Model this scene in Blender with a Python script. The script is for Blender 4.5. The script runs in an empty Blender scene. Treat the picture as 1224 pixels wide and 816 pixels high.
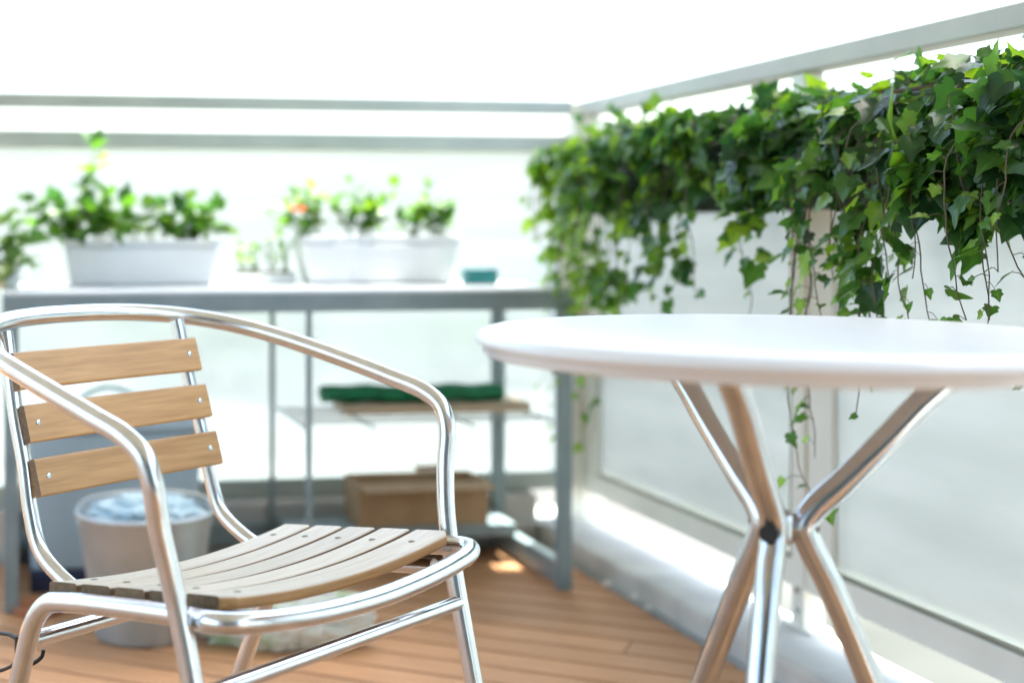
import bpy, bmesh, math, random
from mathutils import Vector, Matrix, noise

random.seed(7)
SC = bpy.context.scene
COL = SC.collection
R = math.radians
TH = 9.03                                   # camera yaw relative to the balcony axes
CT, ST = math.cos(R(TH)), math.sin(R(TH))
CAM_H = 0.85


def uw(X, Z):                               # viewer-aligned ground coordinates -> balcony coordinates
    return (CT * X + ST * Z, CT * Z - ST * X)


# ------------------------------------------------------------------ materials
def mat(name):
    m = bpy.data.materials.new(name)
    m.use_nodes = True
    nt = m.node_tree
    return m, nt, nt.nodes['Principled BSDF']


def lk(nt, a, b):
    nt.links.new(a, b)


def noise_mix(nt, c1, c2, scale, detail=4.0, lo=0.35, hi=0.65, coord='Object', stretch=None):
    tc = nt.nodes.new('ShaderNodeTexCoord')
    src = tc.outputs[coord]
    if stretch:
        mp = nt.nodes.new('ShaderNodeMapping')
        mp.inputs['Scale'].default_value = stretch
        lk(nt, src, mp.inputs['Vector'])
        src = mp.outputs['Vector']
    n = nt.nodes.new('ShaderNodeTexNoise')
    n.inputs['Scale'].default_value = scale
    n.inputs['Detail'].default_value = detail
    lk(nt, src, n.inputs['Vector'])
    cr = nt.nodes.new('ShaderNodeValToRGB')
    cr.color_ramp.elements[0].position = lo
    cr.color_ramp.elements[0].color = (*c1, 1)
    cr.color_ramp.elements[1].position = hi
    cr.color_ramp.elements[1].color = (*c2, 1)
    lk(nt, n.outputs['Fac'], cr.inputs['Fac'])
    return cr.outputs['Color'], n.outputs['Fac'], src


def bump(nt, p, fac, strength, dist=0.002):
    b = nt.nodes.new('ShaderNodeBump')
    b.inputs['Strength'].default_value = strength
    b.inputs['Distance'].default_value = dist
    lk(nt, fac, b.inputs['Height'])
    lk(nt, b.outputs['Normal'], p.inputs['Normal'])


def plain(name, c1, c2, rough=0.5, scale=12.0, metal=0.0, bmp=0.0, stretch=None, spec=0.5):
    m, nt, p = mat(name)
    col, fac, _ = noise_mix(nt, c1, c2, scale, stretch=stretch)
    lk(nt, col, p.inputs['Base Color'])
    p.inputs['Roughness'].default_value = rough
    p.inputs['Metallic'].default_value = metal
    p.inputs['Specular IOR Level'].default_value = spec
    if bmp:
        bump(nt, p, fac, bmp)
    return m


def metal_tube(name, base, rough):
    m, nt, p = mat(name)
    p.inputs['Metallic'].default_value = 1.0
    col, fac, src = noise_mix(nt, tuple(c * 0.9 for c in base), base, 40.0, detail=6.0)
    lk(nt, col, p.inputs['Base Color'])
    n = nt.nodes.new('ShaderNodeTexNoise')
    n.inputs['Scale'].default_value = 60.0
    n.inputs['Detail'].default_value = 8.0
    lk(nt, src, n.inputs['Vector'])
    mr = nt.nodes.new('ShaderNodeMapRange')
    mr.inputs['To Min'].default_value = rough * 0.75
    mr.inputs['To Max'].default_value = rough * 1.4
    lk(nt, n.outputs['Fac'], mr.inputs['Value'])
    lk(nt, mr.outputs['Result'], p.inputs['Roughness'])
    return m


def wood(name, dark, light, rough, along, spec=0.5, island=0.25, scale=6.0):
    """grain stretched along one local axis; a little variation from piece to piece"""
    m, nt, p = mat(name)
    st = [26.0, 26.0, 26.0]
    st[along] = 1.6
    col, fac, src = noise_mix(nt, dark, light, scale, detail=8.0, lo=0.3, hi=0.7, stretch=st)
    geo = nt.nodes.new('ShaderNodeNewGeometry')
    hs = nt.nodes.new('ShaderNodeHueSaturation')
    mr = nt.nodes.new('ShaderNodeMapRange')
    mr.inputs['To Min'].default_value = 1.0 - island
    mr.inputs['To Max'].default_value = 1.0 + island
    lk(nt, geo.outputs['Random Per Island'], mr.inputs['Value'])
    lk(nt, mr.outputs['Result'], hs.inputs['Value'])
    lk(nt, col, hs.inputs['Color'])
    lk(nt, hs.outputs['Color'], p.inputs['Base Color'])
    p.inputs['Roughness'].default_value = rough
    p.inputs['Specular IOR Level'].default_value = spec
    bump(nt, p, fac, 0.25, 0.0012)
    return m


def leaf_mat(name, dark, mid, paler, trans=0.35, rough=0.35):
    m, nt, p = mat(name)
    at = nt.nodes.new('ShaderNodeAttribute')
    at.attribute_name = 'tone'
    cr = nt.nodes.new('ShaderNodeValToRGB')
    e = cr.color_ramp.elements
    e[0].position, e[0].color = 0.0, (*dark, 1)
    e[1].position, e[1].color = 1.0, (*paler, 1)
    k = e.new(0.6)
    k.color = (*mid, 1)
    lk(nt, at.outputs['Fac'], cr.inputs['Fac'])
    lk(nt, cr.outputs['Color'], p.inputs['Base Color'])
    p.inputs['Roughness'].default_value = rough
    tr = nt.nodes.new('ShaderNodeBsdfTranslucent')
    g = nt.nodes.new('ShaderNodeHueSaturation')
    g.inputs['Value'].default_value = 1.7
    g.inputs['Saturation'].default_value = 1.15
    g.inputs['Hue'].default_value = 0.485
    lk(nt, cr.outputs['Color'], g.inputs['Color'])
    lk(nt, g.outputs['Color'], tr.inputs['Color'])
    mx = nt.nodes.new('ShaderNodeMixShader')
    mx.inputs['Fac'].default_value = trans
    lk(nt, p.outputs['BSDF'], mx.inputs[1])
    lk(nt, tr.outputs['BSDF'], mx.inputs[2])
    lk(nt, mx.outputs['Shader'], nt.nodes['Material Output'].inputs['Surface'])
    return m


def panel_mat():
    """milky polycarbonate: part of the light goes straight through, part is scattered"""
    m, nt, p = mat('frosted_panel')
    out = nt.nodes['Material Output']
    tr = nt.nodes.new('ShaderNodeBsdfTranslucent')
    col, fac, _ = noise_mix(nt, (0.78, 0.80, 0.77), (0.95, 0.96, 0.94), 1.4, stretch=(1.0, 1.0, 7.0))
    lk(nt, col, tr.inputs['Color'])
    tp = nt.nodes.new('ShaderNodeBsdfTransparent')
    tp.inputs['Color'].default_value = (0.94, 0.96, 0.93, 1)
    df = nt.nodes.new('ShaderNodeBsdfDiffuse')
    df.inputs['Color'].default_value = (0.80, 0.82, 0.76, 1)
    m0 = nt.nodes.new('ShaderNodeMixShader')
    m0.inputs['Fac'].default_value = 0.25
    lk(nt, tr.outputs['BSDF'], m0.inputs[1])
    lk(nt, df.outputs['BSDF'], m0.inputs[2])
    m1 = nt.nodes.new('ShaderNodeMixShader')
    m1.inputs['Fac'].default_value = 0.50
    lk(nt, m0.outputs['Shader'], m1.inputs[1])
    lk(nt, tp.outputs['BSDF'], m1.inputs[2])
    gl = nt.nodes.new('ShaderNodeBsdfGlossy')
    gl.inputs['Roughness'].default_value = 0.25
    fr = nt.nodes.new('ShaderNodeFresnel')
    fr.inputs['IOR'].default_value = 1.3
    m2 = nt.nodes.new('ShaderNodeMixShader')
    lk(nt, fr.outputs['Fac'], m2.inputs['Fac'])
    lk(nt, m1.outputs['Shader'], m2.inputs[1])
    lk(nt, gl.outputs['BSDF'], m2.inputs[2])
    lk(nt, m2.outputs['Shader'], out.inputs['Surface'])
    return m


def bag_mat():
    m, nt, p = mat('thin_plastic')
    col, fac, _ = noise_mix(nt, (0.36, 0.52, 0.28), (0.86, 0.88, 0.84), 11.0, lo=0.36, hi=0.50)
    lk(nt, col, p.inputs['Base Color'])
    p.inputs['Roughness'].default_value = 0.28
    tr = nt.nodes.new('ShaderNodeBsdfTranslucent')
    tr.inputs['Color'].default_value = (0.85, 0.9, 0.85, 1)
    mx = nt.nodes.new('ShaderNodeMixShader')
    mx.inputs['Fac'].default_value = 0.3
    lk(nt, p.outputs['BSDF'], mx.inputs[1])
    lk(nt, tr.outputs['BSDF'], mx.inputs[2])
    lk(nt, mx.outputs['Shader'], nt.nodes['Material Output'].inputs['Surface'])
    return m


M = dict(
    alu=metal_tube('satin_aluminium', (0.80, 0.835, 0.86), 0.19),
    steel=metal_tube('chromed_steel', (0.64, 0.675, 0.70), 0.14),
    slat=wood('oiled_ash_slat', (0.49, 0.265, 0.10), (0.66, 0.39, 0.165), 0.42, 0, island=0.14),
    seat=wood('pale_ash_slat', (0.60, 0.52, 0.40), (0.77, 0.69, 0.55), 0.40, 0, island=0.08),
    deck=wood('brown_deck_board', (0.42, 0.215, 0.100), (0.58, 0.310, 0.152), 0.55, 0, island=0.12, scale=5.0),
    grain=wood('dark_end_and_gap_wood', (0.15, 0.095, 0.048), (0.26, 0.165, 0.085), 0.6, 0),
    plank=wood('pale_plank', (0.42, 0.32, 0.21), (0.55, 0.44, 0.31), 0.6, 0),
    board=plain('corrugated_board', (0.40, 0.26, 0.14), (0.46, 0.31, 0.17), 0.8, 20.0),
    white=plain('white_laminate', (0.85, 0.855, 0.86), (0.89, 0.895, 0.90), 0.24, 5.0, bmp=0.04),
    pot=plain('white_planter_plastic', (0.78, 0.79, 0.80), (0.84, 0.84, 0.84), 0.4, 6.0),
    rail=plain('pale_painted_aluminium', (0.40, 0.44, 0.41), (0.46, 0.50, 0.46), 0.42, 8.0),
    side_rail=plain('warm_grey_painted_aluminium', (0.44, 0.445, 0.39), (0.50, 0.50, 0.44), 0.42, 8.0),
    post=plain('cream_painted_aluminium', (0.80, 0.785, 0.70), (0.85, 0.835, 0.755), 0.42, 8.0),
    strip=plain('olive_gasket', (0.25, 0.25, 0.19), (0.32, 0.32, 0.25), 0.6, 8.0),
    shelf=plain('slate_green_paint', (0.20, 0.27, 0.29), (0.27, 0.34, 0.36), 0.45, 10.0),
    ledge=plain('pale_shelf_sheet', (0.60, 0.63, 0.65), (0.68, 0.70, 0.71), 0.5, 6.0),
    wire=plain('galvanised_wire', (0.35, 0.40, 0.38), (0.45, 0.50, 0.48), 0.4, 20.0, metal=0.6),
    bin=plain('blue_grey_plastic', (0.37, 0.48, 0.54), (0.41, 0.52, 0.58), 0.5, 5.0),
    navy=plain('navy_plastic', (0.02, 0.03, 0.08), (0.03, 0.045, 0.10), 0.5, 8.0),
    zinc=plain('zinc_bucket', (0.42, 0.49, 0.52), (0.54, 0.60, 0.63), 0.45, 9.0, metal=0.55),
    cloth=plain('pale_blue_cloth', (0.40, 0.56, 0.64), (0.60, 0.74, 0.80), 0.85, 16.0, bmp=0.4),
    green=plain('green_mat', (0.005, 0.12, 0.045), (0.01, 0.19, 0.075), 0.75, 40.0, bmp=0.5),
    teal=plain('teal_tin', (0.03, 0.20, 0.22), (0.05, 0.28, 0.30), 0.4, 12.0),
    black=plain('black_rubber', (0.012, 0.012, 0.013), (0.02, 0.02, 0.02), 0.5, 30.0),
    trough=plain('dark_green_trough_plastic', (0.014, 0.030, 0.014), (0.024, 0.045, 0.022), 0.6, 12.0),
    soil=plain('potting_soil', (0.06, 0.035, 0.022), (0.14, 0.075, 0.045), 0.95, 60.0, bmp=0.8),
    stem=plain('ivy_stem', (0.07, 0.06, 0.035), (0.13, 0.10, 0.06), 0.7, 30.0),
    gstem=plain('green_stem', (0.08, 0.16, 0.04), (0.14, 0.24, 0.07), 0.6, 30.0),
    kerb=plain('kerb_concrete', (0.48, 0.48, 0.46), (0.60, 0.60, 0.57), 0.85, 7.0, bmp=0.3),
    conc=plain('floor_concrete', (0.36, 0.35, 0.33), (0.47, 0.46, 0.43), 0.85, 6.0, bmp=0.3),
    under=plain('darkened_subfloor', (0.03, 0.028, 0.026), (0.06, 0.055, 0.05), 0.95, 14.0, bmp=0.3),  # sub-floor coloured dark so the gaps between boards read as shaded
    trim=plain('grey_edge_trim', (0.25, 0.28, 0.28), (0.31, 0.34, 0.34), 0.5, 10.0),
    wall=plain('pale_render', (0.40, 0.41, 0.41), (0.48, 0.49, 0.49), 0.9, 9.0, bmp=0.2),
    ground=plain('grass_and_asphalt', (0.052, 0.055, 0.050), (0.125, 0.125, 0.118), 0.95, 0.12, spec=0.0),
    blob_white=plain('white_blob', (0.70, 0.68, 0.64), (0.82, 0.80, 0.76), 0.7, 30.0),
    clay=plain('terracotta', (0.42, 0.16, 0.08), (0.52, 0.22, 0.11), 0.8, 20.0),
    far_wall=plain('pale_blue_wall', (0.30, 0.36, 0.40), (0.36, 0.42, 0.46), 0.8, 0.6),
    far_roof=plain('grey_roof', (0.22, 0.26, 0.28), (0.28, 0.32, 0.34), 0.8, 0.6),
    far_glass=plain('window_glass', (0.05, 0.07, 0.08), (0.08, 0.10, 0.11), 0.15, 0.6),
    panel=panel_mat(), bag=bag_mat(),
    ivy=leaf_mat('ivy_leaf', (0.018, 0.055, 0.020), (0.070, 0.175, 0.036), (0.22, 0.37, 0.06), 0.48, 0.30),
    herb=leaf_mat('herb_leaf', (0.035, 0.10, 0.03), (0.085, 0.20, 0.035), (0.24, 0.36, 0.05), 0.42, 0.4),
    pale_leaf=leaf_mat('variegated_leaf', (0.08, 0.20, 0.04), (0.24, 0.36, 0.12), (0.70, 0.74, 0.62), 0.4, 0.4),
    hedge=leaf_mat('hedge_leaf', (0.03, 0.065, 0.02), (0.06, 0.12, 0.03), (0.10, 0.18, 0.05), 0.3, 0.6),
    petal=leaf_mat('orange_petal', (0.70, 0.20, 0.06), (0.80, 0.28, 0.10), (0.85, 0.36, 0.16), 0.3, 0.6),
)

# ------------------------------------------------------------------ mesh helpers
def mesh_obj(name, verts, faces, material, parent=None, smooth=False, tone=None):
    me = bpy.data.meshes.new(name)
    me.from_pydata([tuple(v) for v in verts], [], faces)
    me.update()
    if tone is not None:
        at = me.attributes.new('tone', 'FLOAT', 'POINT')
        at.data.foreach_set('value', tone)
    return link(name, me, material, parent, smooth)


def link(name, me, material, parent=None, smooth=False):
    me.materials.append(material)
    if smooth:
        me.polygons.foreach_set('use_smooth', [True] * len(me.polygons))
    o = bpy.data.objects.new(name, me)
    COL.objects.link(o)
    o.parent = parent
    return o


def bm_obj(name, bm, material, parent=None, smooth=False):
    me = bpy.data.meshes.new(name)
    bmesh.ops.recalc_face_normals(bm, faces=bm.faces[:])
    bm.to_mesh(me)
    bm.free()
    return link(name, me, material, parent, smooth)


def box(bm, x0, x1, y0, y1, z0, z1, bev=0.0, mtx=None):
    t = bmesh.new()
    bmesh.ops.create_cube(t, size=1.0)
    for v in t.verts:
        v.co = Vector((x0 + (v.co.x + .5) * (x1 - x0), y0 + (v.co.y + .5) * (y1 - y0), z0 + (v.co.z + .5) * (z1 - z0)))
    if bev:
        bmesh.ops.bevel(t, geom=t.edges[:], offset=bev, segments=2, affect='EDGES', profile=0.6)
    if mtx is not None:
        t.transform(mtx)
    me = bpy.data.meshes.new('tmp')
    t.to_mesh(me)
    t.free()
    bm.from_mesh(me)
    bpy.data.meshes.remove(me)


def box_obj(name, x0, x1, y0, y1, z0, z1, material, parent=None, bev=0.003):
    bm = bmesh.new()
    box(bm, x0, x1, y0, y1, z0, z1, bev)
    return bm_obj(name, bm, material, parent)


def catmull(pts, n=8):
    pts = [Vector(p) for p in pts]
    P = [pts[0] * 2 - pts[1]] + pts + [pts[-1] * 2 - pts[-2]]
    out = []
    for i in range(1, len(P) - 2):
        p0, p1, p2, p3 = P[i - 1], P[i], P[i + 1], P[i + 2]
        t1 = max((p1 - p0).length, 1e-6) ** .5
        t2 = max((p2 - p1).length, 1e-6) ** .5
        t3 = max((p3 - p2).length, 1e-6) ** .5
        m1 = (p1 - p0) / t1 - (p2 - p0) / (t1 + t2) + (p2 - p1) / t2
        m2 = (p2 - p1) / t2 - (p3 - p1) / (t2 + t3) + (p3 - p2) / t3
        m1 *= t2
        m2 *= t2
        for k in range(n):
            t = k / n
            out.append((2*t**3 - 3*t*t + 1) * p1 + (t**3 - 2*t*t + t) * m1 + (-2*t**3 + 3*t*t) * p2 + (t**3 - t*t) * m2)
    out.append(pts[-1].copy())
    return out


def rings_of(path, r, seg):
    path = [Vector(p) for p in path]
    n = len(path)
    tang = []
    for i in range(n):
        a = path[max(i - 1, 0)]
        b = path[min(i + 1, n - 1)]
        tang.append((b - a).normalized())
    ref = Vector((0, 0, 1)) if abs(tang[0].z) < 0.9 else Vector((1, 0, 0))
    nrm = tang[0].cross(ref).normalized()
    rings = []
    for i in range(n):
        if i:
            nrm = (nrm - tang[i] * nrm.dot(tang[i])).normalized()
        bi = tang[i].cross(nrm)
        rr = r[i] if isinstance(r, (list, tuple)) else r
        rings.append([path[i] + (nrm * math.cos(2*math.pi*k/seg) + bi * math.sin(2*math.pi*k/seg)) * rr for k in range(seg)])
    return rings


def add_rings(verts, faces, rings, caps=True):
    base = len(verts)
    seg = len(rings[0])
    for rg in rings:
        verts.extend(rg)
    for i in range(len(rings) - 1):
        for k in range(seg):
            a = base + i*seg + k
            b = base + i*seg + (k + 1) % seg
            faces.append((a, b, b + seg, a + seg))
    if caps:
        for rg, rev in ((rings[0], True), (rings[-1], False)):        # own vertices: the tube stays smooth, its end stays flat
            e = len(verts)
            verts.extend(rg)
            c = tuple(e + k for k in range(seg))
            faces.append(c[::-1] if rev else c)


def tube_obj(name, path, r, material, parent=None, seg=20, caps=True):
    v, f = [], []
    add_rings(v, f, rings_of(path, r, seg), caps)
    return mesh_obj(name, v, f, material, parent, True)


def lathe_obj(name, prof, material, parent=None, seg=64, center=(0, 0, 0), scale_y=1.0):
    v, f = [], []
    n = len(prof)
    for k in range(seg):
        a = 2*math.pi*k/seg
        for r, z in prof:
            v.append((center[0] + r*math.cos(a), center[1] + r*math.sin(a)*scale_y, center[2] + z))
    for k in range(seg):
        for i in range(n - 1):
            a, b = k*n + i, ((k + 1) % seg)*n + i
            f.append((a, b, b + 1, a + 1))
    o = mesh_obj(name, v, f, material, parent, True)
    bm = bmesh.new()
    bm.from_mesh(o.data)
    bmesh.ops.remove_doubles(bm, verts=bm.verts[:], dist=1e-6)
    bmesh.ops.recalc_face_normals(bm, faces=bm.faces[:])
    bm.to_mesh(o.data)
    bm.free()
    return o


def tag(o, label=None, cat=None, group=None, kind=None):
    if label: o['label'] = label
    if cat: o['category'] = cat
    if group: o['group'] = group
    if kind: o['kind'] = kind
    return o


def empty(name, loc, label, cat, group=None, rz=0.0):
    o = bpy.data.objects.new(name, None)
    o.empty_display_size = 0.05
    o.location = loc
    o.rotation_euler = (0, 0, rz)
    COL.objects.link(o)
    return tag(o, label, cat, group)


# ------------------------------------------------------------------ setting
RAIL_U, RAIL_W = 1.555, 3.75
DECK_U, DECK_W = 1.40, 3.66
tag(box_obj('ground', -150, 150, -60, 240, -3.6, -3.2, M['ground'], None, 0), kind='structure')
tag(box_obj('floor', -2.6, RAIL_U + .032, -1.6, RAIL_W + .16, -0.25, -0.028, M['under'], None, 0), kind='structure')
bm = bmesh.new()
box(bm, DECK_U + .002, RAIL_U + .032, -1.6, RAIL_W + .16, -.0265, .056, .012)
tag(bm_obj('kerb', bm, M['kerb']), kind='structure')
bm = bmesh.new()
box(bm, -2.6, DECK_U - .002, DECK_W + .03, RAIL_W + .16, -.0265, .133, .010)
tag(bm_obj('kerb', bm, M['kerb']), kind='structure')
# deck boards run diagonally across the balcony
bm = bmesh.new()
ang = R(-35.3)
ux, uy = Vector((math.cos(ang), math.sin(ang), 0)), Vector((-math.sin(ang), math.cos(ang), 0))
PITCH = 0.099
rot = Matrix.Rotation(ang, 4, 'Z')
for i in range(-30, 46):
    lo = i*PITCH + .033
    cuts = sorted([-6 + (i % 3)*.61 + k*2.1 for k in range(6)])
    for c0, c1 in zip(cuts[:-1], cuts[1:]):
        box(bm, c0 + .001, c1 - .001, lo, lo + PITCH - .010, -.026, 0.0, .003, rot)
for co, no in (((DECK_U - .016, 0, 0), (1, 0, 0)), ((0, DECK_W, 0), (0, 1, 0)), ((-2.55, 0, 0), (-1, 0, 0)), ((0, -1.45, 0), (0, -1, 0))):
    g = bm.verts[:] + bm.edges[:] + bm.faces[:]
    bmesh.ops.bisect_plane(bm, geom=g, plane_co=co, plane_no=no, clear_outer=True)
    bmesh.ops.holes_fill(bm, edges=[e for e in bm.edges if e.is_boundary])
deck = bm_obj('deck', bm, M['deck'])
# grain along the boards: keep the mesh in board coordinates
deck.data.transform(rot.inverted())
deck.rotation_euler = (0, 0, ang)
tag(deck, kind='structure')
box_obj('deck_edge', DECK_U - .0145, DECK_U, -1.45, DECK_W, -.026, .006, M['trim'], None, .002)
tag(bpy.data.objects['deck_edge'], kind='structure')
bm = bmesh.new()
box(bm, -3.0, 1.74, -1.6, 3.675, 2.5, 2.7, .01)
tag(bm_obj('shade_slab', bm, M['post']), kind='structure')  # unseen slab added overhead, its edges placed to shape sun and shade
hw = empty('house_wall', (0, -1.5, 0), 'pale rendered house wall at the back of the balcony', 'wall')
bm = bmesh.new()
for x0, x1, z0, z1 in ((-3, -1.5, 0, 2.49), (-1.5, 1.3, 2.1, 2.49), (1.3, 1.68, 0, 2.49)):
    box(bm, x0, x1, -.2, 0, z0 - .02, z1)
bm_obj('wall', bm, M['wall'], hw)
df = box_obj('door_frame', -1.5, 1.3, -.12, -.06, 0, 2.1, M['post'], hw, .004)
for x0, x1 in ((-1.44, -.13), (-.07, 1.24)):
    box_obj('pane', x0, x1, -.058, -.05, .08, 2.02, M['far_glass'], df, .001)

# ------------------------------------------------------------------ railings
def railing_side():
    t = empty('balcony_railing', (RAIL_U, 2.6, .056), 'pale side railing with milky panels, carrying the ivy troughs', 'railing', 'balcony railings')
    L = t.location
    def b(name, u0, u1, w0, w1, z0, z1, m, p=t, bev=.003):
        return box_obj(name, u0 - L.x, u1 - L.x, w0 - L.y, w1 - L.y, z0 - L.z, z1 - L.z, m, p, bev)
    U = RAIL_U
    b('top_rail', U - .032, U + .032, -1.4, RAIL_W + .042, 1.160, 1.200, M['side_rail'])
    posts = [2.6186, 1.36, .1, RAIL_W]
    pw = .0225
    ends = sorted(posts)
    for w in posts:
        h = .042 if w == RAIL_W else pw
        p = b('post', U - h, U + h, w - h, w + h, .056, 1.159, M['post'])
        fl = b('base_plate', U - h - .004, U + h + .004, w - h - .03, w + h + .03, .0565, .064, M['post'], p, .001)
        for dz in (.095, .135):
            v, f = [], []
            add_rings(v, f, rings_of([(U - h - .006 - L.x, w - .004 - L.y, dz - L.z), (U - h + .001 - L.x, w - .004 - L.y, dz - L.z)], .006, 12))
            mesh_obj('screw', v, f, M['steel'], p, False)
    for w0, w1 in zip(ends[:-1], ends[1:]):
        a, c = w0 + .024, w1 - (.044 if w1 == RAIL_W else .024)
        b('mid_rail', U - .016, U + .016, a, c, 1.070, 1.108, M['side_rail'])
        b('bottom_rail', U - .019, U + .019, a, c, .136, .189, M['post'])
        b('stile', U - .015, U + .015, a + .001, a + .018, .1895, 1.0695, M['strip'], t, .002)
        b('stile', U - .015, U + .015, c - .085, c - .001, .1895, 1.0695, M['post'], t, .002)
        b('panel', U - .004, U + .004, a + .0185, c - .0855, .1895, 1.0695, M['panel'], t, 0)
        b('gasket', U - .014, U - .0045, a + .019, c - .086, .1897, .196, M['strip'], t, 0)
    return t


def railing_back():
    t = empty('balcony_railing', (0, RAIL_W, .09), 'pale end railing with two rails behind the shelf of planters', 'railing', 'balcony railings')
    L = t.location
    def b(name, u0, u1, z0, z1, m, hw=.02, bev=.003, p=t):
        return box_obj(name, u0, u1, -hw, hw, z0 - L.z, z1 - L.z, m, p, bev)
    E = RAIL_U - .044
    b('top_rail', -2.6, E, 1.166, 1.205, M['rail'], .030)
    b('mid_rail', -2.6, E, 1.064, 1.108, M['rail'], .020)
    b('bottom_rail', -2.6, E, .136, .185, M['rail'], .019)
    posts = [-1.42, -2.57]
    for u in posts:
        for z0, z1 in ((.09, .1355), (.1855, 1.0655), (1.1055, 1.1775)):
            pass
        b('post', u - .0225, u + .0225, .133, 1.1655, M['post'], .0315)
    b('panel', -1.396, E, .1855, 1.0635, M['panel'], .004, 0)
    b('panel', -2.546, -1.444, .1855, 1.0635, M['panel'], .004, 0)
    b('stile', E - .03, E - .001, .186, 1.065, M['post'], .015)
    return t


railing_side()
railing_back()

# ------------------------------------------------------------------ chair
A_ = (.659, .752)
D_ = (.752, -.659)
o_u, o_w = uw(-.2393, 1.7607)
au, aw = uw(*A_)
du, dw = uw(*D_)
chair = empty('patio_chair', (0, 0, 0), 'aluminium armchair with wooden slat seat and back, on the deck', 'chair')
CX = .2275
base = Vector((o_u + au*CX + du*.1, o_w + aw*CX + dw*.1, 0))
chair.location = base
chair.rotation_euler = (0, 0, math.atan2(aw, au))          # local x runs along the slats, local -y to the front
# local: x = a - CX, y = -(d - .1)
def cl(a, d, z):
    return Vector((a, -(d - .1), z))


TR = .0125
half = [(0, -.222, .7265), (.065, -.217, .726), (.125, -.203, .7235), (.183, -.175, .718), (.226, -.138, .7095), (.254, -.088, .698),
        (.270, -.03, .684), (.283, .06, .661), (.291, .15, .6365), (.2945, .203, .6205), (.2945, .231, .602), (.2915, .2435, .572),
        (.284, .246, .526), (.272, .2555, .458), (.2655, .272, .381), (.264, .304, .238), (.264, .338, .09), (.264, .358, .004)]
full = [cl(-a, d, z) for a, d, z in half[:0:-1]] + [cl(a, d, z) for a, d, z in half]
path = catmull(full, 7)
rings = rings_of(path, TR, 24)
i0 = next(i for i, p in enumerate(path) if p.z > .36)
i1 = len(path) - 1 - next(i for i, p in enumerate(path[::-1]) if p.z > .36)
for nm, a, b_ in (('leg', 0, i0), ('arm_frame', i0, i1), ('leg', i1, len(path) - 1)):
    v, f = [], []
    add_rings(v, f, rings[a:b_ + 1], False)
    lg = mesh_obj(nm, v, f, M['alu'], chair, True)
    if nm == 'leg':
        e = path[0] if a == 0 else path[-1]
        lathe_obj('foot_cap', [(0, 0), (.0145, 0), (.0145, .018), (.0128, .02)], M['black'], lg, 24, (e.x, e.y, 0))
# seat loop + rear legs
S = .2375
sh = [(0, .334, .406), (.10, .333, .4095), (.18, .330, .4165), (.222, .324, .4210), (.2445, .310, .4225), (.2500, .290, .4220), (.2425, .262, .4190), (.2385, .21, .4145), (S, .13, .4075), (S, .045, .3985),
      (S, .010, .391), (S, -.016, .366), (S, -.034, .321), (S, -.048, .280), (S, -.088, .19), (S, -.128, .09), (S, -.165, .004)]
full = [cl(-a, d, z) for a, d, z in sh[:0:-1]] + [cl(a, d, z) for a, d, z in sh]
path = catmull(full, 7)
rings = rings_of(path, TR, 24)
i0 = next(i for i, p in enumerate(path) if p.z > .345)
i1 = len(path) - 1 - next(i for i, p in enumerate(path[::-1]) if p.z > .345)
for nm, a, b_ in (('leg', 0, i0), ('seat_frame', i0, i1), ('leg', i1, len(path) - 1)):
    v, f = [], []
    add_rings(v, f, rings[a:b_ + 1], False)
    lg = mesh_obj(nm, v, f, M['alu'], chair, True)
    if nm == 'leg':
        e = path[0] if a == 0 else path[-1]
        lathe_obj('foot_cap', [(0, 0), (.0145, 0), (.0145, .018), (.0128, .02)], M['black'], lg, 24, (e.x, e.y, 0))
# back posts curving forward under the slats
for s in (-1, 1):
    pts = [(.166, -.160, .712), (.168, -.148, .665), (.171, -.131, .60), (.173, -.112, .54), (.1745, -.098, .48), (.175, -.078, .432), (.175, -.040, .4055),
           (.175, .0, .3905), (.175, .06, .386), (.175, .16, .393), (.175, .30, .408)]
    tube_obj('back_post', catmull([cl(s*a, d, z) for a, d, z in pts], 6), .0105, M['alu'], chair)
tube_obj('stretcher', [cl(-.2645, .2825, .341), cl(.2645, .2825, .341)], .0095, M['alu'], chair)
tube_obj('stretcher', [cl(-S, -.028, .338), cl(S, -.028, .338)], .0105, M['alu'], chair)


def slat_mesh(verts, faces, half_w, prof_at, n=28):
    """prof_at(t) -> closed list of (d, z) points for the station at x = t*half_w"""
    rg = []
    for i in range(n + 1):
        t = -1 + 2*i/n
        rg.append([cl(t*half_w, d, z) for d, z in prof_at(t)])
    add_rings(verts, faces, rg)


def rr(d0, d1, z0, z1, r=.004):
    out = []
    for cx, cz, a0 in ((d1 - r, z1 - r, 0), (d0 + r, z1 - r, 90), (d0 + r, z0 + r, 180), (d1 - r, z0 + r, 270)):
        for k in range(4):
            a = R(a0 + 30*k)
            out.append((cx + r*math.cos(a), cz + r*math.sin(a)))
    return out


def seat_z(d):
    return .415 + .025*(d/.24)


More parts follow.
